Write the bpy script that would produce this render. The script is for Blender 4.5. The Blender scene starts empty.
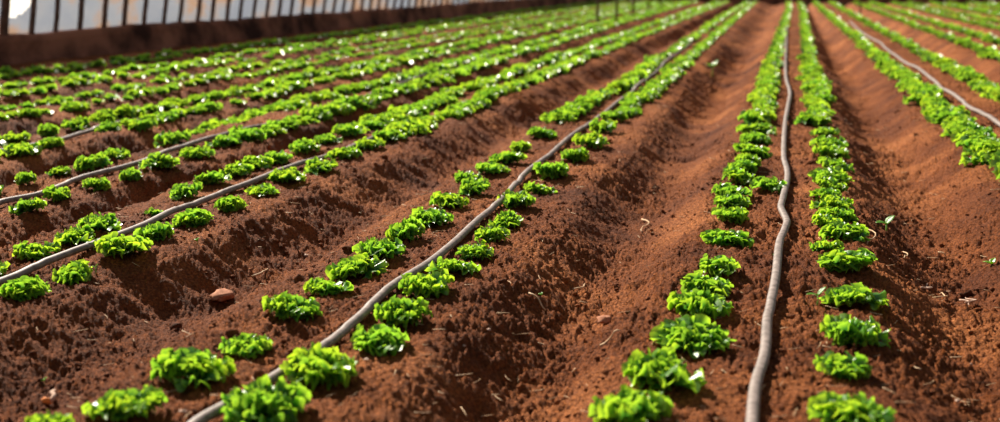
import bpy, math, random
import numpy as np
from mathutils import Matrix, Vector

random.seed(7)
RNG = np.random.default_rng(11)
SC = bpy.context.scene
COL = SC.collection
PI = math.pi

# ------------------------------------------------------------------ camera
H = 1.15                       # eye height above the bed tops
F = 1050.0                     # focal length in pixels of the 1000 px wide frame
PITCH = math.atan(233.0 / F)
YAW = math.atan(289.0 / math.hypot(F, 233.0))
cam = bpy.data.cameras.new('camera')
cam.sensor_width = 36.0
cam.lens = F / 1000.0 * 36.0
cam.clip_start = 0.05
cam.clip_end = 400
cam.dof.use_dof = True
cam.dof.focus_distance = 4.6
cam.dof.aperture_fstop = 1.5
co = bpy.data.objects.new('camera', cam)
co.location = (0, 0, H)
co.rotation_euler = (PI / 2 - PITCH, 0, YAW)
COL.objects.link(co)
SC.camera = co

# ------------------------------------------------------------------ light
SUN_AZ, SUN_EL = math.radians(48), math.radians(35)     # left of the row direction, above the horizon
w = bpy.data.worlds.new('sky')
SC.world = w
w.use_nodes = True
nt = w.node_tree
bg = nt.nodes['Background']
bg.inputs[0].default_value = (0.88, 0.92, 1.0, 1)
bg.inputs[1].default_value = 0.26
sl = bpy.data.lights.new('sun', 'SUN')
sl.energy = 10.2
sl.angle = math.radians(0.9)
sl.color = (1.0, 0.90, 0.76)
so = bpy.data.objects.new('sun', sl)
d = Vector((-math.sin(SUN_AZ) * math.cos(SUN_EL), math.cos(SUN_AZ) * math.cos(SUN_EL), math.sin(SUN_EL)))
so.rotation_euler = d.to_track_quat('Z', 'Y').to_euler()
so.location = d * 30
COL.objects.link(so)
SC.view_settings.view_transform = 'Standard'
SC.view_settings.look = 'None'
SC.view_settings.gamma = 1
SC.view_settings.use_curve_mapping = False
SC.view_settings.exposure = 0.0
SC.cycles.max_bounces = 6
SC.cycles.diffuse_bounces = 3
SC.cycles.transmission_bounces = 4
SC.cycles.transparent_max_bounces = 6
SC.cycles.sample_clamp_indirect = 6
SC.cycles.sample_clamp_direct = 9

# ------------------------------------------------------------------ view geometry
cp, sp = math.cos(PITCH), math.sin(PITCH)
cy, sy = math.cos(YAW), math.sin(YAW)
FWD = np.array([-sy * cp, cy * cp, -sp])
RGT = np.array([cy, sy, 0.0])
UPV = np.cross(RGT, FWD)


def at(px, py, z=0.0):
    """the point of the plane at height z seen in the photograph at (px, py)"""
    dv = FWD * F + RGT * (px - 500) + UPV * (211 - py)
    t = (z - H) / dv[2]
    return dv[0] * t, dv[1] * t


def project(x, y, z):
    v = np.array([x, y, z - H])
    q = v @ FWD
    return 500 + F * (v @ RGT) / q, 211 - F * (v @ UPV) / q, q


# ------------------------------------------------------------------ noise
def hash2(ix, iy, seed):
    h = (ix.astype(np.int64) * 374761393 + iy.astype(np.int64) * 668265263 + seed * 1442695041) & 0xffffffff
    h = ((h ^ (h >> 13)) * 1274126177) & 0xffffffff
    h = (h ^ (h >> 16)) & 0xffffffff
    h = ((h ^ (h >> 15)) * 2246822519) & 0xffffffff
    h = h ^ (h >> 13)
    return (h & 0xffff) / 65535.0


def vnoise(x, y, seed=0):
    x = np.asarray(x, float); y = np.asarray(y, float)
    ix = np.floor(x); iy = np.floor(y)
    fx = x - ix; fy = y - iy
    fx = fx * fx * fx * (fx * (fx * 6 - 15) + 10)
    fy = fy * fy * fy * (fy * (fy * 6 - 15) + 10)
    a = hash2(ix, iy, seed); b = hash2(ix + 1, iy, seed)
    c = hash2(ix, iy + 1, seed); e = hash2(ix + 1, iy + 1, seed)
    return (a * (1 - fx) + b * fx) * (1 - fy) + (c * (1 - fx) + e * fx) * fy * 1.0 - 0.5


def domes(x, y, seed, fill=1.0):
    """rounded clods: a dome around each jittered lattice point"""
    ix = np.floor(x); iy = np.floor(y)
    best = np.zeros_like(x)
    for dx in (-1, 0, 1):
        for dy in (-1, 0, 1):
            cx = ix + dx; cy_ = iy + dy
            px = cx + .1 + .8 * hash2(cx, cy_, seed); py = cy_ + .1 + .8 * hash2(cx, cy_, seed + 1)
            rr = hash2(cx, cy_, seed + 2)
            rad = np.where(rr < fill, .30 + .45 * hash2(cx, cy_, seed + 3), 1e-3)
            d2 = ((x - px) ** 2 + (y - py) ** 2) / rad ** 2
            best = np.maximum(best, np.sqrt(np.clip(1 - d2, 0, 1)) * rad)
    return best


def rot(x, y, a):
    c, s = math.cos(a), math.sin(a)
    return x * c - y * s, x * s + y * c


# ------------------------------------------------------------------ beds: centre line taken from the hoses
def track(pts, z=0.015):
    w_ = [at(px, py, z) for px, py in pts]
    w_.sort(key=lambda p: p[1])
    return np.array(w_)


HOSES = {
    'C': [(750, 440), (752, 421), (756, 381), (765, 349), (767.6, 316), (770, 307), (776, 273), (780, 240), (787, 221), (784, 211),
          (781, 206), (783, 196), (787.5, 175), (784, 155), (785, 125), (788, 106), (790, 92), (786, 75), (786, 50), (787, 25), (788, 5)],
    'A': [(165, 442), (196, 421), (226, 404), (277.6, 374), (313, 350), (357, 315), (391, 283), (426, 261.5), (448, 245), (484, 212),
          (500, 200), (525, 174), (550, 152), (567, 137), (595, 119), (612, 105), (650, 75), (675, 54), (720, 25), (752, 3)],
    'B1': [(-60, 300), (0, 280), (30, 266.5), (83, 248), (136, 227.6), (173, 210.5), (212, 195), (250, 180), (300, 162), (335, 150),
           (390, 129), (462, 101), (520, 80), (600, 50), (700, 12)],
    'B2': [(-60, 222), (0, 202), (37, 191), (82, 176), (140, 161.5), (175, 150), (250, 127), (287, 120), (339, 105), (380, 89),
           (437, 72), (560, 40), (680, 8)],
    'B3': [(-60, 160), (0, 149), (55, 139), (92, 130), (200, 104), (350, 70), (500, 38), (660, 5)],
    'R': [(1100, 197), (1040, 148), (1000, 124), (990, 116), (967, 104.5), (940, 85), (925, 72), (905, 62), (885, 47), (860, 31),
          (850, 22), (822, 3)],
}
TRK = {k: track(v) for k, v in HOSES.items()}
LX = lambda X: X * H * 1.0


def bed_center(k, y):
    """smooth centre line of a bed at distance y"""
    t = TRK[k]
    c = np.polyfit(t[:, 0] * 0 + t[:, 1], t[:, 0], 1, w=1 / t[:, 1])
    return c


def linefit(k):
    t = TRK[k]
    ww = 1 / t[:, 1]
    c = np.polyfit(t[:, 1], t[:, 0], 1, w=ww)
    return c


FIT = {k: linefit(k) for k in TRK}
XC, XA, XB1, XB2, XB3, XR = (FIT[k] for k in ('C', 'A', 'B1', 'B2', 'B3', 'R'))


def const(x):
    return (0.0, x)


sp_l = XB2[1] - XB1[1]
# (key, line, half width of the flat top, drop of the furrow on its right)
BEDS = [('L7', const(XB3[1] - 3.80), .30, .13), ('L6', const(XB3[1] - 2.62), .30, .13), ('B4', const(XB3[1] - 1.36), .30, .13),
        ('B3', XB3, .30, .14), ('B2', XB2, .31, .11), ('B1', XB1, .34, .18), ('A', XA, .35, .19), ('C', XC, .33, .19),
        ('R', XR, .44, .19), ('D', const(XR[1] + 1.62), .42, .18), ('E', const(XR[1] + 3.25), .42, .18),
        ('R5', const(XR[1] + 4.9), .42, .18), ('R6', const(XR[1] + 6.5), .42, .18), ('R7', const(XR[1] + 8.1), .42, .18),
        ('R8', const(XR[1] + 9.7), .42, .18), ('R9', const(XR[1] + 11.3), .42, .18)]
WALL_X = at(0, 70, -0.05)[0] + 0.0
def wall_x(y): return WALL_X + .03 * (y - 13)


YEND = 53.0


def profile(x, y):
    """raised beds and furrows, before the crumbs"""
    wob = 0.05 * vnoise(y * 0.9, y * 0 + 3.3, 5) + 0.03 * vnoise(y * 3.1, x * 0.5, 6)
    xx = x + wob
    z = np.zeros_like(xx)
    flank = np.zeros_like(xx)
    for i in range(len(BEDS) - 1):
        k, l, hw, dep = BEDS[i]
        k2, l2, hw2, _ = BEDS[i + 1]
        y_ = np.minimum(y, 40)
        a = l[0] * y_ + l[1] + hw + 0.05 * vnoise(y * 1.7, y * 0 + i, 21)
        b = l2[0] * y_ + l2[1] - hw2 + 0.05 * vnoise(y * 1.7, y * 0 + i, 22)
        u = (xx - a) / (b - a)
        ins = (u > 0) & (u < 1)
        s = np.abs(2 * u - 1)                       # 1 at the shoulders, 0 in the middle
        g = np.clip((1 - s) / 0.95, 0, 1)
        g = g * g * (3 - 2 * g)
        dd = dep * (1 + 0.5 * vnoise(y * 0.8, y * 0 + i * 7.7, 23))
        z = np.where(ins, -dd * g, z)
        flank = np.where(ins, np.clip(4 * g * (1 - g), 0, 1), flank)
    # the last bed on the left runs flat to the wall
    return z, flank


def ground(x, y, detail=True):
    x = np.asarray(x, float); y = np.asarray(y, float)
    z, flank = profile(x, y)
    wx = x + 0.05 * vnoise(x * 9, y * 9, 31); wy = y + 0.05 * vnoise(x * 9, y * 9, 32)
    z = z + 0.035 * vnoise(x * 2.3, y * 2.1, 1) + 0.030 * vnoise(wx * 6, wy * 6, 2) * (0.6 + 0.6 * (z < -.03))
    if detail:
        # rake marks running down the flanks
        jag = x + 0.25 * vnoise(x * 2.2, y * 3.0, 41)
        z = z + flank * (0.018 * vnoise(jag * 3.0, y * 15 + 3.0 * vnoise(x * 2.1, y * 1.3, 43), 42)
                         + 0.013 * vnoise(jag * 7.0, y * 37, 44))
        amp = 0.75 + 0.9 * vnoise(x * 1.3, y * 1.1, 50) + 0.25 * (1 - flank)
        a, b = rot(wx, wy, 0.6)
        n = 0.0
        for f_, m_, s_ in ((13, .012, 61), (29, .0065, 62), (60, .0065, 63), (115, .0068, 64)):
            v = vnoise(a * f_, b * f_, s_)
            n = n + m_ * (1.7 * np.abs(v) - .35 if 20 < f_ < 100 else v)
            a, b = rot(a, b, 1.1)
        ww = .5 + 1.6 * vnoise(x * 3.1, y * 2.7, 55)
        n = n + np.clip(ww + .1, 0, 1) * .020 * domes(a * 19, b * 19, 70, .25) + .0085 * domes(b * 45, a * 45, 80, .5) + .0085 * domes(a * 85, b * 85, 90, .8) * np.clip(1.2 - ww * .3, .4, 1.2)
        z = z + np.clip(amp * 1.4, .75, 1.6) * (n - .008)
    return z


def gz(x, y):
    return float(ground(np.array([x]), np.array([y]))[0])


def gz_mean(x, y, r=0.05):
    a = np.array([0, r, -r, 0, 0]); b = np.array([0, 0, 0, r, -r])
    return float(ground(x + a, y + b).mean())


# ------------------------------------------------------------------ mesh helpers
def mesh_from(name, V, Fc, mat=None, smooth=True, col=None):
    me = bpy.data.meshes.new(name)
    V = np.asarray(V, np.float32); Fc = np.asarray(Fc, np.int32)
    n = Fc.shape[1]
    me.vertices.add(len(V)); me.vertices.foreach_set('co', V.ravel())
    me.loops.add(Fc.size); me.loops.foreach_set('vertex_index', Fc.ravel())
    me.polygons.add(len(Fc))
    me.polygons.foreach_set('loop_start', np.arange(0, Fc.size, n, dtype=np.int32))
    me.polygons.foreach_set('loop_total', np.full(len(Fc), n, np.int32))
    me.update(calc_edges=True)
    if smooth:
        me.polygons.foreach_set('use_smooth', np.ones(len(Fc), bool))
    if col is not None:
        at_ = me.color_attributes.new('tint', 'FLOAT_COLOR', 'POINT')
        at_.data.foreach_set('color', np.asarray(col, np.float32).ravel())
    if mat:
        me.materials.append(mat)
    return me


def link(name, me, parent=None, loc=None):
    o = bpy.data.objects.new(name, me)
    COL.objects.link(o)
    if parent is not None:
        o.parent = parent
    if loc is not None:
        o.location = loc
    return o


def tag(o, label=None, cat=None, group=None, kind=None):
    if label: o['label'] = label
    if cat: o['category'] = cat
    if group: o['group'] = group
    if kind: o['kind'] = kind
    return o


def tube(pts, rad, n=10, squash=1.0, seed=0):
    """a tube along 3-D points, closed at both ends"""
    P = np.asarray(pts, float)
    T = np.gradient(P, axis=0); T /= np.linalg.norm(T, axis=1)[:, None]
    up = np.array([0, 0, 1.0]) if abs(T[0][2]) < 0.9 else np.array([1.0, 0, 0])
    S = np.cross(T, up); S /= np.linalg.norm(S, axis=1)[:, None]
    U = np.cross(S, T)
    r = np.broadcast_to(np.asarray(rad, float), (len(P),))
    ang = np.linspace(0, 2 * PI, n, endpoint=False)
    V = (P[:, None, :] + (S[:, None, :] * np.cos(ang)[None, :, None] + U[:, None, :] * (squash * np.sin(ang))[None, :, None]) * r[:, None, None])
    V = V.reshape(-1, 3)
    Fq = []
    for i in range(len(P) - 1):
        for j in range(n):
            k = (j + 1) % n
            Fq.append((i * n + j, i * n + k, (i + 1) * n + k, (i + 1) * n + j))
    e0 = len(V); V = np.vstack([V, P[:1], P[-1:]])
    L = (len(P) - 1) * n
    for j in range(0, n):
        k = (j + 1) % n
        Fq.append((e0, k, j, e0)); Fq.append((e0 + 1, L + j, L + k, e0 + 1))
    return V, Fq


def quads_to_mesh(name, V, Fq, mat, smooth=True):
    me = bpy.data.meshes.new(name)
    me.from_pydata([tuple(v) for v in V], [], [tuple(dict.fromkeys(f)) for f in Fq])
    me.update()
    if smooth:
        me.polygons.foreach_set('use_smooth', np.ones(len(me.polygons), bool))
    me.materials.append(mat)
    return me


# ------------------------------------------------------------------ materials
def new_mat(name):
    m = bpy.data.materials.new(name)
    m.use_nodes = True
    m.node_tree.nodes.clear()
    return m, m.node_tree.nodes, m.node_tree.links


def ramp(N, stops):
    r = N.new('ShaderNodeValToRGB')
    cr = r.color_ramp
    while len(cr.elements) < len(stops):
        cr.elements.new(0.5)
    for e, (p, c) in zip(cr.elements, stops):
        e.position = p; e.color = (*c, 1)
    return r


def noise(N, L, vec, scale, detail=4, rough=.6):
    n = N.new('ShaderNodeTexNoise')
    n.inputs['Scale'].default_value = scale; n.inputs['Detail'].default_value = detail; n.inputs['Roughness'].default_value = rough
    if vec is not None:
        L.new(vec, n.inputs['Vector'])
    return n


def soil_material():
    m, N, L = new_mat('red_soil')
    out = N.new('ShaderNodeOutputMaterial'); b = N.new('ShaderNodeBsdfPrincipled')
    b.inputs['Roughness'].default_value = .9
    b.inputs['Specular IOR Level'].default_value = .18
    geo = N.new('ShaderNodeNewGeometry')
    n1 = noise(N, L, geo.outputs['Position'], 1.3, 5, .6)
    r1 = ramp(N, [(.3, (.100, .026, .008)), (.5, (.215, .062, .016)), (.72, (.420, .145, .045))])
    L.new(n1.outputs[0], r1.inputs[0])
    n2 = noise(N, L, geo.outputs['Position'], 85, 4, .7)
    r2 = ramp(N, [(.36, (.36, .33, .32)), (.50, (.95, .95, .95)), (.66, (1.9, 2.0, 2.0))])
    L.new(n2.outputs[0], r2.inputs[0])
    mx = N.new('ShaderNodeMix'); mx.data_type = 'RGBA'; mx.blend_type = 'MULTIPLY'; mx.inputs[0].default_value = .8
    L.new(r1.outputs[0], mx.inputs[6]); L.new(r2.outputs[0], mx.inputs[7])
    L.new(mx.outputs[2], b.inputs['Base Color'])
    n3 = noise(N, L, geo.outputs['Position'], 150, 5, .75)
    vo = N.new('ShaderNodeTexVoronoi'); vo.inputs['Scale'].default_value = 70
    L.new(geo.outputs['Position'], vo.inputs['Vector'])
    ad = N.new('ShaderNodeMath'); ad.operation = 'MULTIPLY_ADD'
    L.new(vo.outputs['Distance'], ad.inputs[0]); ad.inputs[1].default_value = -.7
    L.new(n3.outputs[0], ad.inputs[2])
    bp = N.new('ShaderNodeBump'); bp.inputs['Strength'].default_value = 1.0; bp.inputs['Distance'].default_value = .016
    L.new(ad.outputs[0], bp.inputs['Height']); L.new(bp.outputs[0], b.inputs['Normal'])
    L.new(b.outputs[0], out.inputs[0])
    return m


def lettuce_material(name='lettuce_leaf'):
    m, N, L = new_mat(name)
    out = N.new('ShaderNodeOutputMaterial')
    att = N.new('ShaderNodeAttribute'); att.attribute_name = 'tint'
    oi = N.new('ShaderNodeObjectInfo')
    sep = N.new('ShaderNodeSeparateColor'); L.new(att.outputs['Color'], sep.inputs[0])
    # r: from leaf base to frilled rim, g: leaf to leaf, b: plant to plant
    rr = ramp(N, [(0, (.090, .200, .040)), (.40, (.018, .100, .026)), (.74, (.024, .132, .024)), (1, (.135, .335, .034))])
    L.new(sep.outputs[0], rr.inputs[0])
    geo = N.new('ShaderNodeNewGeometry')
    pn = noise(N, L, geo.outputs['Position'], 3.1, 2, .5)
    vr = ramp(N, [(.30, (.78, .90, .95)), (.5, (1, 1, 1)), (.72, (1.35, 1.12, .9))])
    ad = N.new('ShaderNodeMath'); ad.operation = 'MULTIPLY_ADD'
    L.new(sep.outputs[1], ad.inputs[0]); ad.inputs[1].default_value = .35
    ad2 = N.new('ShaderNodeMath'); ad2.operation = 'SUBTRACT'; L.new(pn.outputs[0], ad2.inputs[0]); ad2.inputs[1].default_value = .17
    L.new(ad2.outputs[0], ad.inputs[2]); L.new(ad.outputs[0], vr.inputs[0])
    mx = N.new('ShaderNodeMix'); mx.data_type = 'RGBA'; mx.blend_type = 'MULTIPLY'; mx.inputs[0].default_value = 1
    L.new(rr.outputs[0], mx.inputs[6]); L.new(vr.outputs[0], mx.inputs[7])
    b = N.new('ShaderNodeBsdfPrincipled')
    b.inputs['Roughness'].default_value = .34
    b.inputs['Specular IOR Level'].default_value = .7
    L.new(mx.outputs[2], b.inputs['Base Color'])
    tr = N.new('ShaderNodeBsdfTranslucent')
    tc = N.new('ShaderNodeMix'); tc.data_type = 'RGBA'; tc.blend_type = 'MULTIPLY'; tc.inputs[0].default_value = 1
    L.new(mx.outputs[2], tc.inputs[6]); tc.inputs[7].default_value = (3.7, 2.5, 1.2, 1)
    L.new(tc.outputs[2], tr.inputs[0])
    ms = N.new('ShaderNodeMixShader'); ms.inputs[0].default_value = .36
    mr = N.new('ShaderNodeMapRange'); mr.inputs[1].default_value = .45; mr.inputs[2].default_value = 1.0
    mr.inputs[3].default_value = .14; mr.inputs[4].default_value = .50      # the leaf is thinner at its frilled rim
    L.new(sep.outputs[0], mr.inputs[0]); L.new(mr.outputs[0], ms.inputs[0])
    L.new(b.outputs[0], ms.inputs[1]); L.new(tr.outputs[0], ms.inputs[2])
    n3 = noise(N, L, geo.outputs['Position'], 130, 2, .6)
    bp = N.new('ShaderNodeBump'); bp.inputs['Strength'].default_value = .3; bp.inputs['Distance'].default_value = .003
    L.new(n3.outputs[0], bp.inputs['Height']); L.new(bp.outputs[0], b.inputs['Normal'])
    L.new(ms.outputs[0], out.inputs[0])
    return m


def plain(name, c1, c2, scale=20, rough=.7, bump=.3, spec=.3, dist=.004, lo=.3, hi=.7):
    m, N, L = new_mat(name)
    out = N.new('ShaderNodeOutputMaterial'); b = N.new('ShaderNodeBsdfPrincipled')
    b.inputs['Roughness'].default_value = rough; b.inputs['Specular IOR Level'].default_value = spec
    geo = N.new('ShaderNodeNewGeometry')
    n = noise(N, L, geo.outputs['Position'], scale, 5, .6)
    r = ramp(N, [(lo, c1), (hi, c2)]); L.new(n.outputs[0], r.inputs[0]); L.new(r.outputs[0], b.inputs['Base Color'])
    bp = N.new('ShaderNodeBump'); bp.inputs['Strength'].default_value = bump; bp.inputs['Distance'].default_value = dist
    L.new(n.outputs[0], bp.inputs['Height']); L.new(bp.outputs[0], b.inputs['Normal'])
    L.new(b.outputs[0], out.inputs[0])
    return m


def film_material():
    m, N, L = new_mat('stained_polythene')
    out = N.new('ShaderNodeOutputMaterial')
    geo = N.new('ShaderNodeNewGeometry')
    mp = N.new('ShaderNodeMapping'); mp.inputs['Scale'].default_value = (1, .55, .8)
    L.new(geo.outputs['Position'], mp.inputs[0])
    n = noise(N, L, mp.outputs[0], 1.1, 5, .6)
    r = ramp(N, [(.36, (.17, .22, .32)), (.47, (.23, .27, .35)), (.55, (.36, .20, .11)), (.67, (.24, .11, .06))])
    L.new(n.outputs[0], r.inputs[0])
    df = N.new('ShaderNodeBsdfDiffuse'); tl = N.new('ShaderNodeBsdfTranslucent'); tp = N.new('ShaderNodeBsdfTransparent')
    gl = N.new('ShaderNodeBsdfGlossy'); gl.inputs['Roughness'].default_value = .35
    for x in (df, tl):
        L.new(r.outputs[0], x.inputs[0])
    a = N.new('ShaderNodeMixShader'); a.inputs[0].default_value = .38; L.new(df.outputs[0], a.inputs[1]); L.new(tl.outputs[0], a.inputs[2])
    g2 = N.new('ShaderNodeMixShader'); g2.inputs[0].default_value = .06; L.new(a.outputs[0], g2.inputs[1]); L.new(gl.outputs[0], g2.inputs[2])
    c = N.new('ShaderNodeMixShader'); c.inputs[0].default_value = .10; L.new(g2.outputs[0], c.inputs[1]); L.new(tp.outputs[0], c.inputs[2])
    L.new(c.outputs[0], out.inputs[0])
    return m


SOIL = soil_material()
LEAF = lettuce_material()
HOSE = plain('dusty_hose', (.12, .095, .085), (.33, .265, .24), 35, .55, .35, .4)
MUD = plain('mud_wall', (.050, .022, .016), (.340, .140, .085), 1.0, .95, .8, .1, .03, .38, .60)
WOOD = plain('weathered_wood', (.060, .034, .026), (.190, .110, .080), 8, .8, .5, .2)
FILM = film_material()
STRAW = plain('dry_straw', (.42, .25, .12), (.72, .52, .33), 40, .7, .2)
CLOD = plain('dry_clod', (.30, .115, .06), (.52, .24, .14), 60, .9, .6)
STONE = plain('pale_stone', (.34, .20, .14), (.58, .42, .33), 60, .85, .5)
SPROUT = plain('seedling_green', (.16, .40, .05), (.30, .58, .09), 50, .45, .2, .5)
DRYO = plain('orange_bark', (.62, .17, .03), (.80, .27, .06), 40, .7, .3)

# ------------------------------------------------------------------ ground
def fan(y0, y1, nr, nc, xl, xr):
    """a grid that gets coarser with distance"""
    ys = y0 * (y1 / y0) ** np.linspace(0, 1, nr)
    u = np.linspace(0, 1, nc)
    X = xl(ys)[:, None] * (1 - u) + xr(ys)[:, None] * u
    Y = np.repeat(ys[:, None], nc, 1)
    return X, Y


X, Y = fan(1.45, YEND + .6, 1050, 1350,
           lambda y: np.maximum(-.93 * y - 1.2, wall_x(y) - .2), lambda y: np.minimum(.26 * y + 1.2, 16.5))
Z = ground(X, Y)
nr, nc = X.shape
idx = np.arange(nr * nc).reshape(nr, nc)
Fc = np.stack([idx[:-1, :-1], idx[:-1, 1:], idx[1:, 1:], idx[1:, :-1]], -1).reshape(-1, 4)
g = link('ground', mesh_from('ground', np.stack([X, Y, Z], -1).reshape(-1, 3), Fc, SOIL))
tag(g, 'red-brown crumbly soil shaped into long raised beds and furrows', 'soil', kind='structure')
# plain land outside, around and below the worked field
o = link('land', mesh_from('land', [(-90, -4, -.55), (90, -4, -.55), (90, 160, -.55), (-90, 160, -.55)], [(0, 1, 2, 3)], SOIL))
tag(o, 'flat soil beyond the field', 'soil', kind='structure')

PALE = plain('sky_white', (.62, .60, .56), (.82, .80, .76), 3, .9, .2)  # added near-white surface, stands in for bright sky behind the film gap
V = [(x_, y_, -.30) for y_ in np.linspace(0, 90, 19) for x_ in (wall_x(y_) - .45, wall_x(y_) - 6, wall_x(y_) - 45)]
Fq = [(i * 3 + j, i * 3 + j + 1, i * 3 + 4 + j, i * 3 + 3 + j) for i in range(18) for j in range(2)]
o = link('sky_backdrop', mesh_from('sky_backdrop', V, Fq, PALE))
tag(o, 'added pale surface outside the mud wall, standing in for bright sky', 'sky_backdrop', kind='structure')

# ------------------------------------------------------------------ lettuce
def leaf_grid(nu, nt_, L_, spread, e0, e1, ruff, rng, freq):
    """one frilled fan-shaped leaf, its base at the origin and pointing along +x"""
    u = np.linspace(-1, 1, nu)[None, :]; t = np.linspace(0.0, 1, nt_)[:, None] ** .8
    p = rng.uniform(0, 6, 6)
    lobes = np.abs(np.sin(u * freq * .62 + p[0])) * .15 + np.abs(np.sin(u * freq * 1.7 + p[1])) * .10
    rim = .90 - .30 * np.abs(u) ** 2.4 + lobes + rng.uniform(-.02, .02, (1, nu))
    r = L_ * t * (1 - (1 - rim) * t ** 1.5)
    phi = u * spread * (0.25 + 0.75 * t ** .8)
    phi = phi + .10 * t ** 3 * np.sin(u * freq * 1.24 + p[2])           # curls fold over sideways
    a = r * np.cos(phi); b = r * np.sin(phi)
    big = np.sin(u * freq * .55 + p[3]); small = np.sin(u * freq * 1.7 + p[4]) + .5 * np.sin(u * freq * 2.7 + p[5])
    n = ruff * L_ * ((t ** 1.8) * (.85 * big) + (t ** 4) * (.85 * small) + .55 * t ** 3)
    n = n + .26 * L_ * t * (u ** 2) * (1 - .5 * t)                 # cupped
    a = a - .5 * ruff * L_ * t ** 4 * np.abs(small)
    el = e0 + (e1 - e0) * t
    x = a * np.cos(el) - n * np.sin(el)
    z = a * np.sin(el) + n * np.cos(el)
    V = np.stack([x, b + 0 * x, z], -1)
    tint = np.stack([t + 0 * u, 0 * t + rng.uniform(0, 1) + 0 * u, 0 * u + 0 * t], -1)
    return V.reshape(-1, 3), tint.reshape(-1, 3)


def lettuce_arrays(seed, nleaf, nu, nt_, freq=15, ragged=0.0):
    rng = np.random.default_rng(seed)
    Vs, Ts, Fs = [], [], []
    base = 0
    idx = np.arange(nu * nt_).reshape(nt_, nu)
    q = np.stack([idx[:-1, :-1], idx[:-1, 1:], idx[1:, 1:], idx[1:, :-1]], -1).reshape(-1, 4)
    ox = rng.uniform(.8, 1.2)
    for i in range(nleaf):
        k = (i + .5) / nleaf                                    # 0 outer ... 1 heart
        L_ = (.50 - .16 * k) * rng.uniform(.72, 1.18)
        e0 = math.radians(34 + 40 * k + rng.uniform(-10, 10))
        e1 = math.radians(16 + 44 * k + rng.uniform(-12, 24))
        V, T = leaf_grid(nu, nt_, L_, math.radians(rng.uniform(52, 78)), e0, e1, rng.uniform(.13, .22), rng, freq * rng.uniform(.8, 1.2))
        az = i * 2.39996 + rng.uniform(-.35, .35)
        roll = rng.uniform(-.25, .25)
        c, s = math.cos(roll), math.sin(roll)
        V[:, 1], V[:, 2] = V[:, 1] * c - V[:, 2] * s, V[:, 1] * s + V[:, 2] * c
        c, s = math.cos(az), math.sin(az)
        x, y = V[:, 0] * c - V[:, 1] * s, V[:, 0] * s + V[:, 1] * c
        off = rng.uniform(0, .10) * (1 - k)
        V[:, 0] = (x + off * c) * ox; V[:, 1] = y + off * s
        V[:, 2] = np.maximum(V[:, 2], -.02) + .01
        Vs.append(V); Ts.append(T); Fs.append(q + base); base += len(V)
    V = np.vstack(Vs); T = np.vstack(Ts)
    T = np.hstack([T, np.ones((len(T), 1))])
    return V, np.vstack(Fs), T


NEAR = []
for s in range(12):
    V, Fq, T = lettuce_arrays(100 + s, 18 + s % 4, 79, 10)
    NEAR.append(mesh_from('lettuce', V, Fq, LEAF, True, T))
MIDL = [lettuce_arrays(300 + s, 14, 11, 4, 8) for s in range(6)]
FARL = [lettuce_arrays(400 + s, 9, 6, 3, 5) for s in range(6)]

# what the photograph shows of the near plants: centre of the head and its width, both in pixels
SEEN = {
    'CL': [(634, 411, 86), (661, 371, 78), (692, 334, 74), (698, 305, 62), (704, 286, 52), (718, 263, 46), (726, 237, 48), (732, 215, 42),
           (730, 201, 38), (729, 190, 36), (767, 185, 36), (736, 176, 38), (748, 162, 40), (755, 139, 36), (757, 117, 36), (751, 150, 36), (757, 128, 36), (742, 169, 34)],
    'CR': [(847, 410, 86), (846, 366, 60), (851, 332, 70), (851, 294, 62), (846, 260, 56), (828, 246, 34), (844, 230, 44), (826, 221, 36),
           (834, 204, 40), (826, 193, 36), (830, 175, 40), (830, 153, 38), (825, 133, 30), (810, 118, 36), (829, 142, 36), (832, 164, 36), (830, 184, 36), (836, 214, 36), (822, 122, 30)],
    'AR': [(266, 404, 86), (319, 368, 84), (378, 339, 66), (404, 313, 60), (422, 286, 58), (453, 265, 46), (475, 250, 40), (491, 234, 36),
           (507, 219, 36), (517, 201, 38), (537, 187, 36), (553, 171, 42), (576, 155, 34), (590, 141, 34), (602, 127, 32), (614, 116, 30)],
    'AL': [(50, 432, 66), (129, 402, 80), (193, 367, 76), (247, 345, 54), (291, 307, 62), (324, 286, 44), (355, 266, 56), (381, 248, 50),
           (406, 231, 52), (431, 216, 46), (449, 201, 38), (473, 187, 36), (466, 177, 30), (492, 168, 36), (508, 158, 34), (521, 147, 34),
           (541, 132, 32), (558, 118, 32)],
    'B1R': [(25, 289, 52), (75, 273, 44), (123, 246, 54), (158, 233, 44), (194, 218, 44), (231, 204, 34), (262, 189, 32), (287, 176, 40),
            (319, 165, 38), (345, 153, 35), (370, 143, 32), (390, 136, 32)],
    'B1L': [(-10, 269, 40), (33, 249, 42), (78, 235, 44), (101, 221, 46), (154, 213, 18), (186, 191, 38), (212, 179, 36), (237, 170, 32),
            (255, 163, 35), (277, 157, 36), (304, 147, 32), (326, 138, 30), (346, 131, 30)],
    'B2R': [(30, 212, 36), (57, 193, 42), (97, 184, 32), (130, 176, 32), (161, 162, 40), (197, 152, 36), (226, 142, 34)],
    'B2L': [(-12, 190, 34), (27, 178, 30), (60, 171, 26), (92, 163, 34), (116, 155, 30), (144, 145, 28), (172, 138, 34), (200, 129, 32)],
    'B3R': [(-14, 156, 34), (22, 149, 36), (52, 142, 28), (110, 127, 28), (133, 122, 28)],
    'B3L': [(-12, 143, 34), (16, 137, 32), (48, 131, 32), (78, 123, 30), (104, 116, 30)],
}
ROWS = [  # key, centre line, offset from it
    ('CL', XC, -.245), ('CR', XC, .235), ('AL', XA, -.20), ('AR', XA, .18), ('B1L', XB1, -.23), ('B1R', XB1, .17), ('B2L', XB2, -.22), ('B2R', XB2, .20),
    ('B3L', XB3, -.20), ('B3R', XB3, .20), ('RL', XR, -.34), ('RR', XR, .38)]
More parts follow.
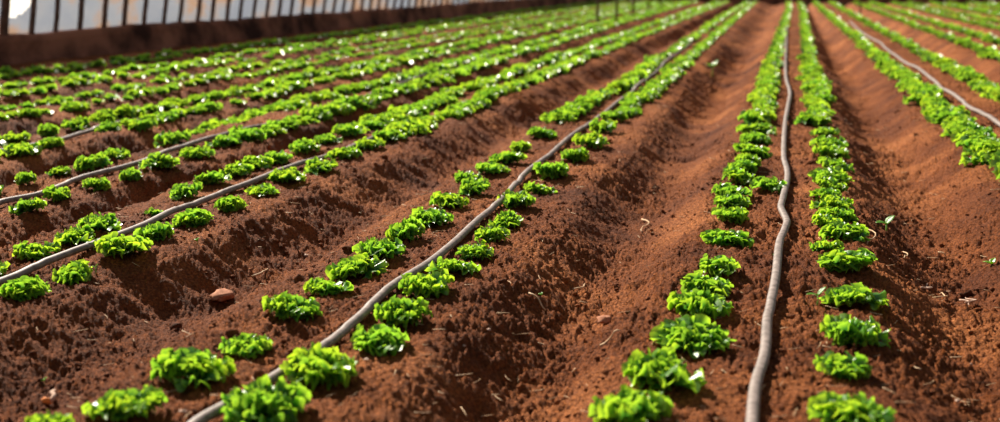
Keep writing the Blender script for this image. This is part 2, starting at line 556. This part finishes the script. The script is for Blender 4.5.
for k, l, hw, dep in BEDS:
    if k not in ('C', 'A', 'B1', 'B2', 'B3', 'R'):
        o_ = (.14 if k == 'L7' else .22) if l[1] < 0 else .33
        ROWS += [(k + 'L', l, -o_), (k + 'R', l, o_)]
plants = []                                                   # (row, x, y, diameter, seen width)
for key, l, off in ROWS:
    ylast = None
    if key in SEEN:
        offs = []
        for px, py, wpx in SEEN[key]:
            x, y = at(px, py + .16 * wpx, 0.0)
            for _ in range(3):
                x, y = at(px, py + .16 * wpx, gz_mean(x, y, .05))
            q = project(x, y, 0)[2]
            plants.append([key, x, y, wpx * q / F * .99])
            ylast = max(ylast or 0, y)
            offs.append(x - (l[0] * y + l[1]))
        off0 = float(np.mean(offs[-4:]))
        y = ylast + .22
    else:
        off0 = off
        y = max(1.6, (abs(l[1]) - 1.2) / .93 if l[1] < 0 else (l[1] - 1.2) / .30)
    ys0 = y
    while y < YEND - .8:
        m_ = min(1, (y - ys0) / 4)
        o_ = off0 * (1 - m_) + off * m_
        x = l[0] * min(y, 40) + l[1] + o_ + RNG.normal(0, .022) + .05 * float(vnoise(y * .7, len(key) + off, 9))
        sm = .84 if l[1] < -5.5 else .97 if l[1] < -4.2 else 1.08 if l[1] < -2.4 else 1.22 if l[1] > 1.2 else 1.03
        dia = sm * float(np.clip(RNG.normal(.228, .028), .15, .30))
        if RNG.random() > (.07 if l[1] < -4.2 else .02):
            plants.append([key, x, y, dia])
        y += RNG.uniform(.17, .23) + (.03 if y > 20 else 0)

vis = []
for p in plants:
    u, v, q = project(p[1], p[2], .05)
    ok = -3 < u < 1003 and v < 422 + 0.12 * p[3] * F / q and v > 0
    vis.append((p[3] * F / q if ok else 0, p))
order = sorted(range(len(plants)), key=lambda i: -vis[i][0])
single = set(order[:300])

ORD = ['first', 'second', 'third', 'fourth', 'fifth', 'sixth', 'seventh', 'eighth', 'ninth', 'tenth', 'eleventh', 'twelfth', 'thirteenth',
       'fourteenth', 'fifteenth', 'sixteenth', 'seventeenth', 'eighteenth', 'nineteenth']
TENS = {2: ('twenty', 'twentieth'), 3: ('thirty', 'thirtieth'), 4: ('forty', 'fortieth'), 5: ('fifty', 'fiftieth'), 6: ('sixty', 'sixtieth'),
        7: ('seventy', 'seventieth'), 8: ('eighty', 'eightieth'), 9: ('ninety', 'ninetieth')}


def ordinal(n):
    if n <= 19: return ORD[n - 1]
    t, u = divmod(n, 10)
    return TENS[t][1] if u == 0 else TENS[t][0] + '-' + ORD[u - 1]


ROWNAME = {
    'CL': 'left of the central hose', 'CR': 'right of the central hose',
    'AR': 'right of the hose slanting up from the bottom edge', 'AL': 'left of the hose slanting up from the bottom edge',
    'B1R': 'below the lowest hose crossing the left edge', 'B1L': 'above the lowest hose crossing the left edge',
    'B2R': 'below the middle hose crossing the left edge', 'B2L': 'above the middle hose crossing the left edge',
    'B3R': 'below the topmost hose at the far left', 'B3L': 'above the topmost hose at the far left',
    'RL': 'left of the hose at the right edge', 'RR': 'right of the hose at the right edge',
}
BEDN = {'B4': 'fifth bed left of the centre', 'L6': 'sixth bed left of the centre', 'L7': 'bed along the wall',
        'D': 'second bed right of the centre', 'E': 'third bed right of the centre',
        'R5': 'fourth bed right of the centre', 'R6': 'fifth bed right of the centre'}
cnt = {}
farV, farF, farT = [], [], []
fb = 0
for i in sorted(range(len(plants)), key=lambda i: plants[i][2]):
    key, x, y, dia = plants[i]
    visible = vis[i][0] > 0
    if visible:
        cnt[key] = cnt.get(key, 0) + 1
    ang = RNG.uniform(0, 2 * PI)
    tall = RNG.uniform(.85, 1.15)
    z = gz_mean(x, y, dia * .2) - .004
    if i in single:
        o = link('lettuce', NEAR[int(RNG.integers(len(NEAR)))], loc=(x, y, z))
        o.rotation_euler = (RNG.normal(0, .07), RNG.normal(0, .07), ang)
        o.scale = (dia * .95, dia * .95, dia * tall * .86)
        rn = ROWNAME.get(key) or (('left' if key[-1] == 'L' else 'right') + ' row, ' + BEDN[key[:-1]])
        size = 'small ' if dia < .165 else 'large ' if dia > .262 else ''
        tag(o, f'{size}lettuce, {ordinal(cnt[key])} from the front, {rn}', 'lettuce', 'lettuce plants in the rows')
    else:
        q = math.hypot(x, y)
        src = MIDL if q < 15 else FARL
        V, Fq, T = src[int(RNG.integers(len(src)))]
        c, s = math.cos(ang), math.sin(ang)
        k = dia * 1.02
        W = np.stack([(V[:, 0] * c - V[:, 1] * s) * k + x, (V[:, 0] * s + V[:, 1] * c) * k + y, V[:, 2] * k * tall + z], -1)
        farV.append(W); farF.append(Fq + fb); farT.append(T); fb += len(W)
o = link('distant_lettuces', mesh_from('distant_lettuces', np.vstack(farV), np.vstack(farF), LEAF, True, np.vstack(farT)))
tag(o, 'far rows of green lettuce blurring together towards the field end', 'lettuce', 'lettuce plants in the rows', 'stuff')
print('plants', len(plants), 'verts', fb)

# ------------------------------------------------------------------ irrigation hoses
HL = {'C': 'grey drip hose running straight up between the two central lettuce rows',
      'A': 'long grey drip hose slanting up from the bottom edge left of centre',
      'B1': 'grey drip hose, lowest of those leaving the left edge',
      'B2': 'grey drip hose, middle one of those leaving the left edge',
      'B3': 'short visible grey hose at the far left, topmost of the left hoses',
      'R': 'pale grey drip hose kinked across the bed at the right edge'}
for k, t in TRK.items():
    t2 = []
    for hx, hy in HOSES[k]:
        gx, gy = at(hx, hy, 0)
        for _ in range(3):
            gx, gy = at(hx, hy, gz_mean(gx, gy, .04) + .035) if gy < 25 else (gx, gy)
        t2.append((gx, gy))
    t = np.array(sorted(t2, key=lambda p: p[1]))
    P = t[t[:, 1] < 45]
    # resample every few centimetres along the run with a smooth curve
    s = np.concatenate([[0], np.cumsum(np.hypot(*np.diff(P, axis=0).T))])
    st = .035
    ss = np.concatenate([np.arange(0, min(s[-1], 14), st), np.arange(min(s[-1], 14), s[-1], .2)])
    m = np.zeros_like(P); m[1:-1] = (P[2:] - P[:-2]) / (s[2:] - s[:-2])[:, None]
    m[0] = (P[1] - P[0]) / (s[1] - s[0]); m[-1] = (P[-1] - P[-2]) / (s[-1] - s[-2])
    j = np.clip(np.searchsorted(s, ss, side='right') - 1, 0, len(s) - 2)
    hh = (s[j + 1] - s[j])[:, None]; u = ((ss - s[j]) / (s[j + 1] - s[j]))[:, None]
    Q = (2 * u**3 - 3 * u**2 + 1) * P[j] + (u**3 - 2 * u**2 + u) * hh * m[j] + (-2 * u**3 + 3 * u**2) * P[j + 1] + (u**3 - u**2) * hh * m[j + 1]
    zc = ground(Q[:, 0], Q[:, 1])
    for sx in (-.014, .014):
        zc = np.maximum(zc, ground(Q[:, 0] + sx, Q[:, 1]))
    n_ = 9
    pad = np.concatenate([np.full(n_, zc[0]), zc, np.full(n_, zc[-1])])
    zs = np.array([0.5 * pad[i:i + 2 * n_ + 1].mean() + .5 * pad[i:i + 2 * n_ + 1].max() for i in range(len(zc))])
    by = {'B3': at(100, 128)[1], 'B2': at(445, 71)[1], 'B1': at(402, 126)[1], 'A': at(690, 45)[1]}.get(k, 99)
    zs = zs - .05 * np.clip((Q[:, 1] - by) / 1.0, 0, 1)          # from here on the hose has sunk into the soil under the leaves
    R_ = {'R': .020, 'C': .0175, 'A': .0175}.get(k, .0175)
    V, Fq = tube(np.column_stack([Q, zs + R_ * .75]), R_, 12, .85)
    o = link('drip_hose', quads_to_mesh('drip_hose', V, Fq, HOSE))
    tag(o, HL[k], 'hose', 'drip hoses along the beds')

# ------------------------------------------------------------------ loose soil crumbs, straw bits
def blob(rng, n=0):
    """a lumpy stone from a subdivided octahedron"""
    V = [(1, 0, 0), (-1, 0, 0), (0, 1, 0), (0, -1, 0), (0, 0, 1), (0, 0, -1)]
    Fq = [(0, 2, 4), (2, 1, 4), (1, 3, 4), (3, 0, 4), (2, 0, 5), (1, 2, 5), (3, 1, 5), (0, 3, 5)]
    V = [np.array(v, float) for v in V]
    for _ in range(n + 1):
        cache = {}; F2 = []
        def mid(a, b):
            k = (min(a, b), max(a, b))
            if k not in cache:
                p = V[a] + V[b]; V.append(p / np.linalg.norm(p)); cache[k] = len(V) - 1
            return cache[k]
        for a, b, c in Fq:
            ab, bc, ca = mid(a, b), mid(b, c), mid(c, a)
            F2 += [(a, ab, ca), (b, bc, ab), (c, ca, bc), (ab, bc, ca)]
        Fq = F2
    A = np.array(V)
    A *= (1 + rng.uniform(-.28, .28, (len(A), 1)))
    A *= rng.uniform(.7, 1.2, (1, 3))
    return A, np.array(Fq)


BL = [blob(RNG) for _ in range(14)]
cv, cf = [], []
fb = 0
N_CR = 15000
uu = RNG.uniform(0, 1, N_CR); yy = 1.7 * (11 / 1.7) ** RNG.uniform(0, 1, N_CR) ** 1.15
lo = np.maximum(-.93 * yy - .5, WALL_X + .1); hi = .30 * yy + .8
xx = lo + (hi - lo) * uu
dens = vnoise(xx * 2.1, yy * 1.9, 77) + .6 * vnoise(xx * 7, yy * 7, 78)
keep = dens > -.12
xx, yy = xx[keep], yy[keep]
zz = ground(xx, yy)
for x, y, z in zip(xx, yy, zz):
    A, Fq = BL[int(RNG.integers(len(BL)))]
    s = .0035 + .0065 * RNG.random() ** 3 + (.010 if RNG.random() < .01 else 0)
    s *= min(1.5, .6 + y / 6)
    a = RNG.uniform(0, 2 * PI); c, sn = math.cos(a) * s, math.sin(a) * s
    cv.append(np.stack([A[:, 0] * c - A[:, 1] * sn + x, A[:, 0] * sn + A[:, 1] * c + y, A[:, 2] * s * .8 + z + s * .25], -1))
    cf.append(Fq + fb); fb += len(A)
o = link('soil_crumbs', mesh_from('soil_crumbs', np.vstack(cv), np.vstack(cf), SOIL, False))
tag(o, 'loose red-brown soil crumbs scattered over beds and furrows', 'soil crumbs', kind='stuff')

sv, sf = [], []
fb = 0
for _ in range(1500):
    y = 1.9 * (10 / 1.9) ** random.random()
    x = random.uniform(max(-.93 * y - .4, WALL_X + .2), .30 * y + .5)
    if float(vnoise(x * 1.3, y * 1.3, 91)) < .02 and random.random() < .7:
        continue
    L_ = random.uniform(.008, .032); a = random.uniform(0, PI); wd = random.uniform(.0008, .0020)
    bend = random.uniform(-.2, .2)
    tt = np.linspace(-1, 1, 5)
    px_ = x + L_ * (tt * math.cos(a) - bend * (1 - tt**2) * math.sin(a)); py_ = y + L_ * (tt * math.sin(a) + bend * (1 - tt**2) * math.cos(a))
    pz_ = ground(px_, py_).max() + .002 + tt * random.uniform(-.004, .004)
    V, Fq = tube(np.column_stack([px_, py_, pz_]), wd, 4)
    sv.append(V); sf += [tuple(np.array(f) + fb) for f in Fq]; fb += len(V)
o = link('straw_litter', quads_to_mesh('straw_litter', np.vstack(sv), sf, STRAW))
tag(o, 'thin pale bits of dry straw scattered over the soil', 'straw', kind='stuff')

# single larger clods, pebbles and twigs
def clod(px, py, wpx, zz_, mat, label, name='soil_clod', cat='clod', flat=.55):
    x, y = at(px, py, zz_)
    for _ in range(4):
        x, y = at(px, py, gz(x, y))
    q = project(x, y, 0)[2]; r = wpx * q / F / 2
    A, Fq = blob(np.random.default_rng(int(px)), 1)
    A = A * np.array([r, r, r * flat])
    o = link(name, mesh_from(name, A, Fq, mat, True), loc=(x, y, gz(x, y) + r * flat * .75))
    tag(o, label, cat)


clod(222, 300, 20, -.17, CLOD, 'large rounded soil clod in the furrow left of the diagonal hose')
clod(604, 326, 16, -.2, CLOD, 'knobbly soil clod on the lit flank left of the central bed')
clod(965, 296, 15, -.2, SOIL, 'soil clod beside dry roots in the right-hand furrow')
clod(464, 340, 4, 0, STONE, 'tiny pale pebble on the bed edge right of a lettuce', 'pebble', 'pebble')
clod(489, 333, 5, 0, STONE, 'small white pebble on the furrow edge near the picture bottom', 'pebble', 'pebble')
clod(366, 362, 5, 0, STONE, 'pale pebble between two front lettuces right of the diagonal hose', 'pebble', 'pebble')
clod(183, 414, 7, 0, STONE, 'pale grey stone beside the hose at the bottom edge', 'pebble', 'pebble')
clod(970, 361, 6, -.1, STONE, 'pinkish pebble on the slope in the lower right corner', 'pebble', 'pebble')
clod(306, 257, 5, -.15, STONE, 'pale pebble in the furrow left of the diagonal hose', 'pebble', 'pebble')
clod(958, 399, 6, -.1, STONE, 'pale pebble near the bottom right corner', 'pebble', 'pebble')


def twig(p, q_, r, mat, label, name='dry_twig', cat='twig', arch=.01):
    a = at(*p, -.1); b = at(*q_, -.1)
    for _ in range(4):
        a = at(*p, gz(*a)); b = at(*q_, gz(*b))
    tt = np.linspace(0, 1, 8)
    x = a[0] + (b[0] - a[0]) * tt; y = a[1] + (b[1] - a[1]) * tt
    n = .1 * math.hypot(b[0] - a[0], b[1] - a[1])
    x = x + n * np.sin(tt * 5); y = y + n * np.cos(tt * 4)
    z = np.maximum(ground(x, y), np.linspace(gz(*a), gz(*b), 8)) + r + arch * np.sin(tt * PI)
    V, Fq = tube(np.column_stack([x, y, z]), r * (1.1 - .4 * tt), 7)
    o = link(name, quads_to_mesh(name, V, Fq, mat))
    return tag(o, label, cat)


tw = twig((46, 405), (60, 395), .008, STONE, 'short thick dry twig with an orange end in the lower left')
a_ = at(47, 405, -.05)
for _ in range(4): a_ = at(47, 405, gz(*a_))
A, Fq = blob(np.random.default_rng(3), 1)
o = link('torn_bark', mesh_from('torn_bark', A * np.array([.016, .010, .010]) + np.array([*a_, gz(*a_) + .012]), Fq, DRYO), parent=tw)
o['label'] = 'bright orange torn end'
twig((938, 254), (948, 256), .0035, STRAW, 'pale straight straw in the furrow right of the small seedling', 'straw_stalk', 'straw')
twig((922, 289), (932, 290), .004, STONE, 'greyish stick in the right-hand furrow', 'dry_twig')
twig((934, 298), (948, 290), .003, STRAW, 'thin curved straw below the greyish stick on the right', 'straw_stalk', 'straw')
twig((868, 233), (873, 244), .003, STRAW, 'short upright straw between the seedling and the lettuce row', 'straw_stalk', 'straw')
twig((903, 252), (907, 262), .003, STRAW, 'pale straw lying below the two-leaved seedling', 'straw_stalk', 'straw')
twig((250, 267), (272, 271), .004, STRAW, 'pale straw lying in the left furrow beside the clod', 'straw_stalk', 'straw')
twig((641, 222), (648, 232), .004, STRAW, 'straw stalk standing out at the head of the middle furrow', 'straw_stalk', 'straw')
twig((528, 306), (548, 316), .004, STRAW, 'golden straw curling on the middle furrow bottom', 'straw_stalk', 'straw')
twig((600, 346), (622, 338), .004, STRAW, 'golden straw lying across the lower middle furrow', 'straw_stalk', 'straw')
twig((572, 292), (592, 288), .0035, STRAW, 'straw lying in the middle of the furrow left of centre', 'straw_stalk', 'straw')
tw = twig((960, 302), (973, 308), .003, STONE, 'pale forked dry root in the right-hand furrow', 'dry_root', 'root')
twig((966, 310), (972, 299), .003, STONE, 'short pale root crossing the forked dry root', 'dry_root', 'root')

# ------------------------------------------------------------------ seedlings
def seedling(px, py, hpx, wpx, label, leaves=2, tilt=(0.0,), zz_=0.0, broad=.42, name='seedling'):
    x, y = at(px, py, zz_)
    for _ in range(4): x, y = at(px, py, gz(x, y))
    q = project(x, y, 0)[2]; hh = hpx * q / F; ww = wpx * q / F
    e = bpy.data.objects.new(name, None); COL.objects.link(e); e.location = (x, y, gz(x, y)); e.empty_display_size = .05
    tag(e, label, 'seedling')
    V, Fq = tube([(0, 0, -.01), (.002, 0, hh * .3), (0, .002, hh * .6)], [hh * .05, hh * .04, hh * .035], 8)
    link('stem', quads_to_mesh('stem', V, Fq, SPROUT), e)
    for i in range(leaves):
        az = YAW + i * 2 * PI / leaves + (.2 if leaves == 2 else .5)
        up = math.radians((52, 22, 40, 35)[i % 4])
        Lf = ww * .55
        nu, nt_ = 9, 10
        u = np.linspace(-1, 1, nu)[None, :]; t = np.linspace(0, 1, nt_)[:, None]
        wd = broad * Lf * np.sin(PI * np.clip(t, .03, .97) ** .8) ** .7
        a = t * Lf; b = u * wd; n = .25 * np.abs(u) * wd - .3 * Lf * t ** 2 * (.4 if i == 0 else .8)
        xx_ = a * math.cos(up) - n * math.sin(up); zz__ = a * math.sin(up) + n * math.cos(up)
        c, s = math.cos(az), math.sin(az)
        V = np.stack([xx_ * c - b * s, xx_ * s + b * c, zz__ + hh * .58 + 0 * b], -1).reshape(-1, 3)
        idx = np.arange(nu * nt_).reshape(nt_, nu)
        qd = np.stack([idx[:-1, :-1], idx[:-1, 1:], idx[1:, 1:], idx[1:, :-1]], -1).reshape(-1, 4)
        T = np.tile(np.array([[.95, .6, 0, 1.0]]), (len(V), 1))
        lf = link('leaf', mesh_from('leaf', V, qd, LEAF, True, T), e)
        sm = lf.modifiers.new('thick', 'SOLIDIFY'); sm.thickness = .0015
    return e


seedling(886, 230, 19, 21, 'two-leaved seedling alone on the slope right of the central bed')
seedling(817, 307, 18, 22, 'thin two-leaved seedling beside a lettuce right of the central hose', broad=.25)
seedling(94, 253, 12, 13, 'tiny seedling below the lowest left hose next to a lettuce')
seedling(96, 276, 12, 8, 'slim green sprout beside a lettuce near the left edge', broad=.25)
seedling(712, 78, 16, 18, 'yellow-green weed growing in the furrow far up the field', 4, broad=.3, name='weed')
seedling(991, 265, 6, 14, 'small grey-green sprout in the furrow at the right edge', 3)
seedling(197, 244, 5, 7, 'tiny green sprout on the bank below the left rows', 3)
seedling(541, 292, 4, 6, 'tiny sprout in the middle furrow', 3)
seedling(41, 352, 6, 9, 'small green sprout in the shaded furrow at lower left', 3)
seedling(777, 258, 5, 8, 'tiny sprout right beside the central hose', 3)

# ------------------------------------------------------------------ left side wall, battens and film
ny = 420; nh = 7
ys = np.linspace(4, YEND + .3, ny)
WH = .40


def wall_ring(y):
    top = WH + .05 * float(vnoise(y * .8, 0, 201)) + .03 * float(vnoise(y * 3, 0, 202))
    f = lambda k: .05 * float(vnoise(y * 1.1, k * 2.0, 203)) + .025 * float(vnoise(y * 5, k * 3.0, 204))
    xs = wall_x(y)
    return [(xs + .10 + f(0), y, -.6), (xs + .05 + f(0), y, -.02), (xs + .02 + f(1), y, top * .35), (xs + f(2), y, top * .7),
            (xs - .02 + f(3) * .5, y, top * .94), (xs - .08, y, top), (xs - .22, y, top), (xs - .30, y, top * .6), (xs - .32, y, -.6)]


V = [p for y in ys for p in wall_ring(y)]
m = len(wall_ring(5))
Fq = [(i * m + j, (i + 1) * m + j, (i + 1) * m + j + 1, i * m + j + 1) for i in range(ny - 1) for j in range(m - 1)]
o = link('wall_left', mesh_from('wall_left', V, Fq, MUD))
tag(o, 'low dark mud wall along the left side of the field', 'wall', kind='structure')

# end wall far away
V = []
for x in np.linspace(WALL_X - .3, 17, 200):
    t_ = .55 + .05 * float(vnoise(x * .7, 3, 205))
    V += [(x, YEND + .1, -.6), (x, YEND + .12, t_ * .5), (x, YEND + .15, t_), (x, YEND + .45, t_), (x, YEND + .5, -.6)]
Fq = [(i * 5 + j, (i + 1) * 5 + j, (i + 1) * 5 + j + 1, i * 5 + j + 1) for i in range(199) for j in range(4)]
o = link('wall_back', mesh_from('wall_back', V, Fq, MUD))
tag(o, 'low mud wall closing the far end of the field', 'wall', kind='structure')

FH = 1.05                                        # height of the film above the mud wall
LEAN = math.tan(math.radians(11))
def film_x(y, z): return wall_x(y) - .14 + (z - WH) * LEAN
# battens: the photograph shows one about every half metre
px_posts = [4, 32, 56, 80, 104, 124, 144, 164, 180, 198, 212, 227, 240]
def wall_y(px):
    """distance along the wall of a batten seen at px on the wall top"""
    lo_, hi_ = 5.0, 60.0
    for _ in range(50):
        md = (lo_ + hi_) / 2
        if project(wall_x(md) - .1, md, WH)[0] < px: lo_ = md
        else: hi_ = md
    return lo_
yp = [wall_y(p) for p in px_posts]
step = (yp[-1] - yp[1]) / (len(yp) - 2)
y = yp[0] - step
extra = []
while y > yp[0] - 1.5 * step: extra.append(y); y -= step
y = yp[-1] + step
while y < YEND: yp.append(y); y += step
print('batten step', step, len(yp))
for i, y in enumerate(extra[::-1] + yp):
    n_i = i - len(extra) + 1
    w2 = .055 if n_i == 1 else .019 + .009 * random.random()
    d2 = .03
    zt = WH + FH + .05
    segs = 8
    V = []
    for k in range(segs + 1):
        z = WH - .12 + (zt - WH + .12) * k / segs
        j = .006 * math.sin(k * 2.1 + i)
        x = film_x(y, z) + .035
        V += [(x + d2, y - w2 + j, z), (x + d2, y + w2 + j, z), (x - d2, y + w2 + j, z), (x - d2, y - w2 + j, z)]
    Fq = [(k * 4 + a, k * 4 + (a + 1) % 4, (k + 1) * 4 + (a + 1) % 4, (k + 1) * 4 + a) for k in range(segs) for a in range(4)]
    Fq += [(3, 2, 1, 0), (segs * 4, segs * 4 + 1, segs * 4 + 2, segs * 4 + 3)]
    me = quads_to_mesh('wooden_batten', V, Fq, WOOD, False)
    o = link('wooden_batten', me)
    if n_i < 1:
        lab = 'dark wooden batten on the mud wall before the left picture edge'
    elif n_i == 1:
        lab = 'thick dark wooden post on the mud wall at the left picture edge'
    else:
        lab = f'dark wooden batten on the mud wall, {ordinal(n_i)} from the left edge'
    tag(o, lab, 'batten', 'wooden battens holding the film')

# film with a rounded gap between the first two battens
yl = np.linspace(yp[0] - 1.3 * step, YEND, 1400)
zl = np.linspace(WH - .04, WH + FH, 26)
V = []
for y in yl:
    for z in zl:
        V.append((film_x(y, z) + .02 * float(vnoise(y * 2.2, z * 3, 300)), y, z))
V = np.array(V)
Fq = []
ya, yb = yp[0], yp[1]
nz = len(zl)
yfine = []
for i in range(len(yl) - 1):
    for j in range(nz - 1):
        ymid = (yl[i] + yl[i + 1]) / 2; zmid = (zl[j] + zl[j + 1]) / 2
        u = (ymid - ya) / (yb - ya)
        if 0.12 < u < .98 and zmid > WH + .24 + .40 * max(0, u - .45) ** 1.5 and zmid < WH + .9:
            continue
        Fq.append((i * nz + j, (i + 1) * nz + j, (i + 1) * nz + j + 1, i * nz + j + 1))
o = link('polythene_sheet', mesh_from('polythene_sheet', V, Fq, FILM))
tag(o, 'greyish stained polythene sheet stretched along the left mud wall', 'plastic sheet')

# round poles standing among the far rows
far_posts = [(597, 26), (616, 23), (633, 17), (648, 12.5), (661, 9), (672, 6), (860, 11)]
for i, (px, py) in enumerate(far_posts):
    x, y = at(px, py, 0)
    V, Fq = tube([(x, y, -.25), (x + .01, y, .6), (x, y, 1.4), (x - .02, y, 2.3)], [.035, .035, .03, .03], 10)
    o = link('wooden_pole', quads_to_mesh('wooden_pole', V, Fq, WOOD))
    lab = 'dark round pole standing alone in the far rows right of the central hose' if px == 860 else \
        f'dark round pole in the far rows, {ordinal(i + 1)} of the line from the left'
    tag(o, lab, 'pole', 'poles in the far rows')
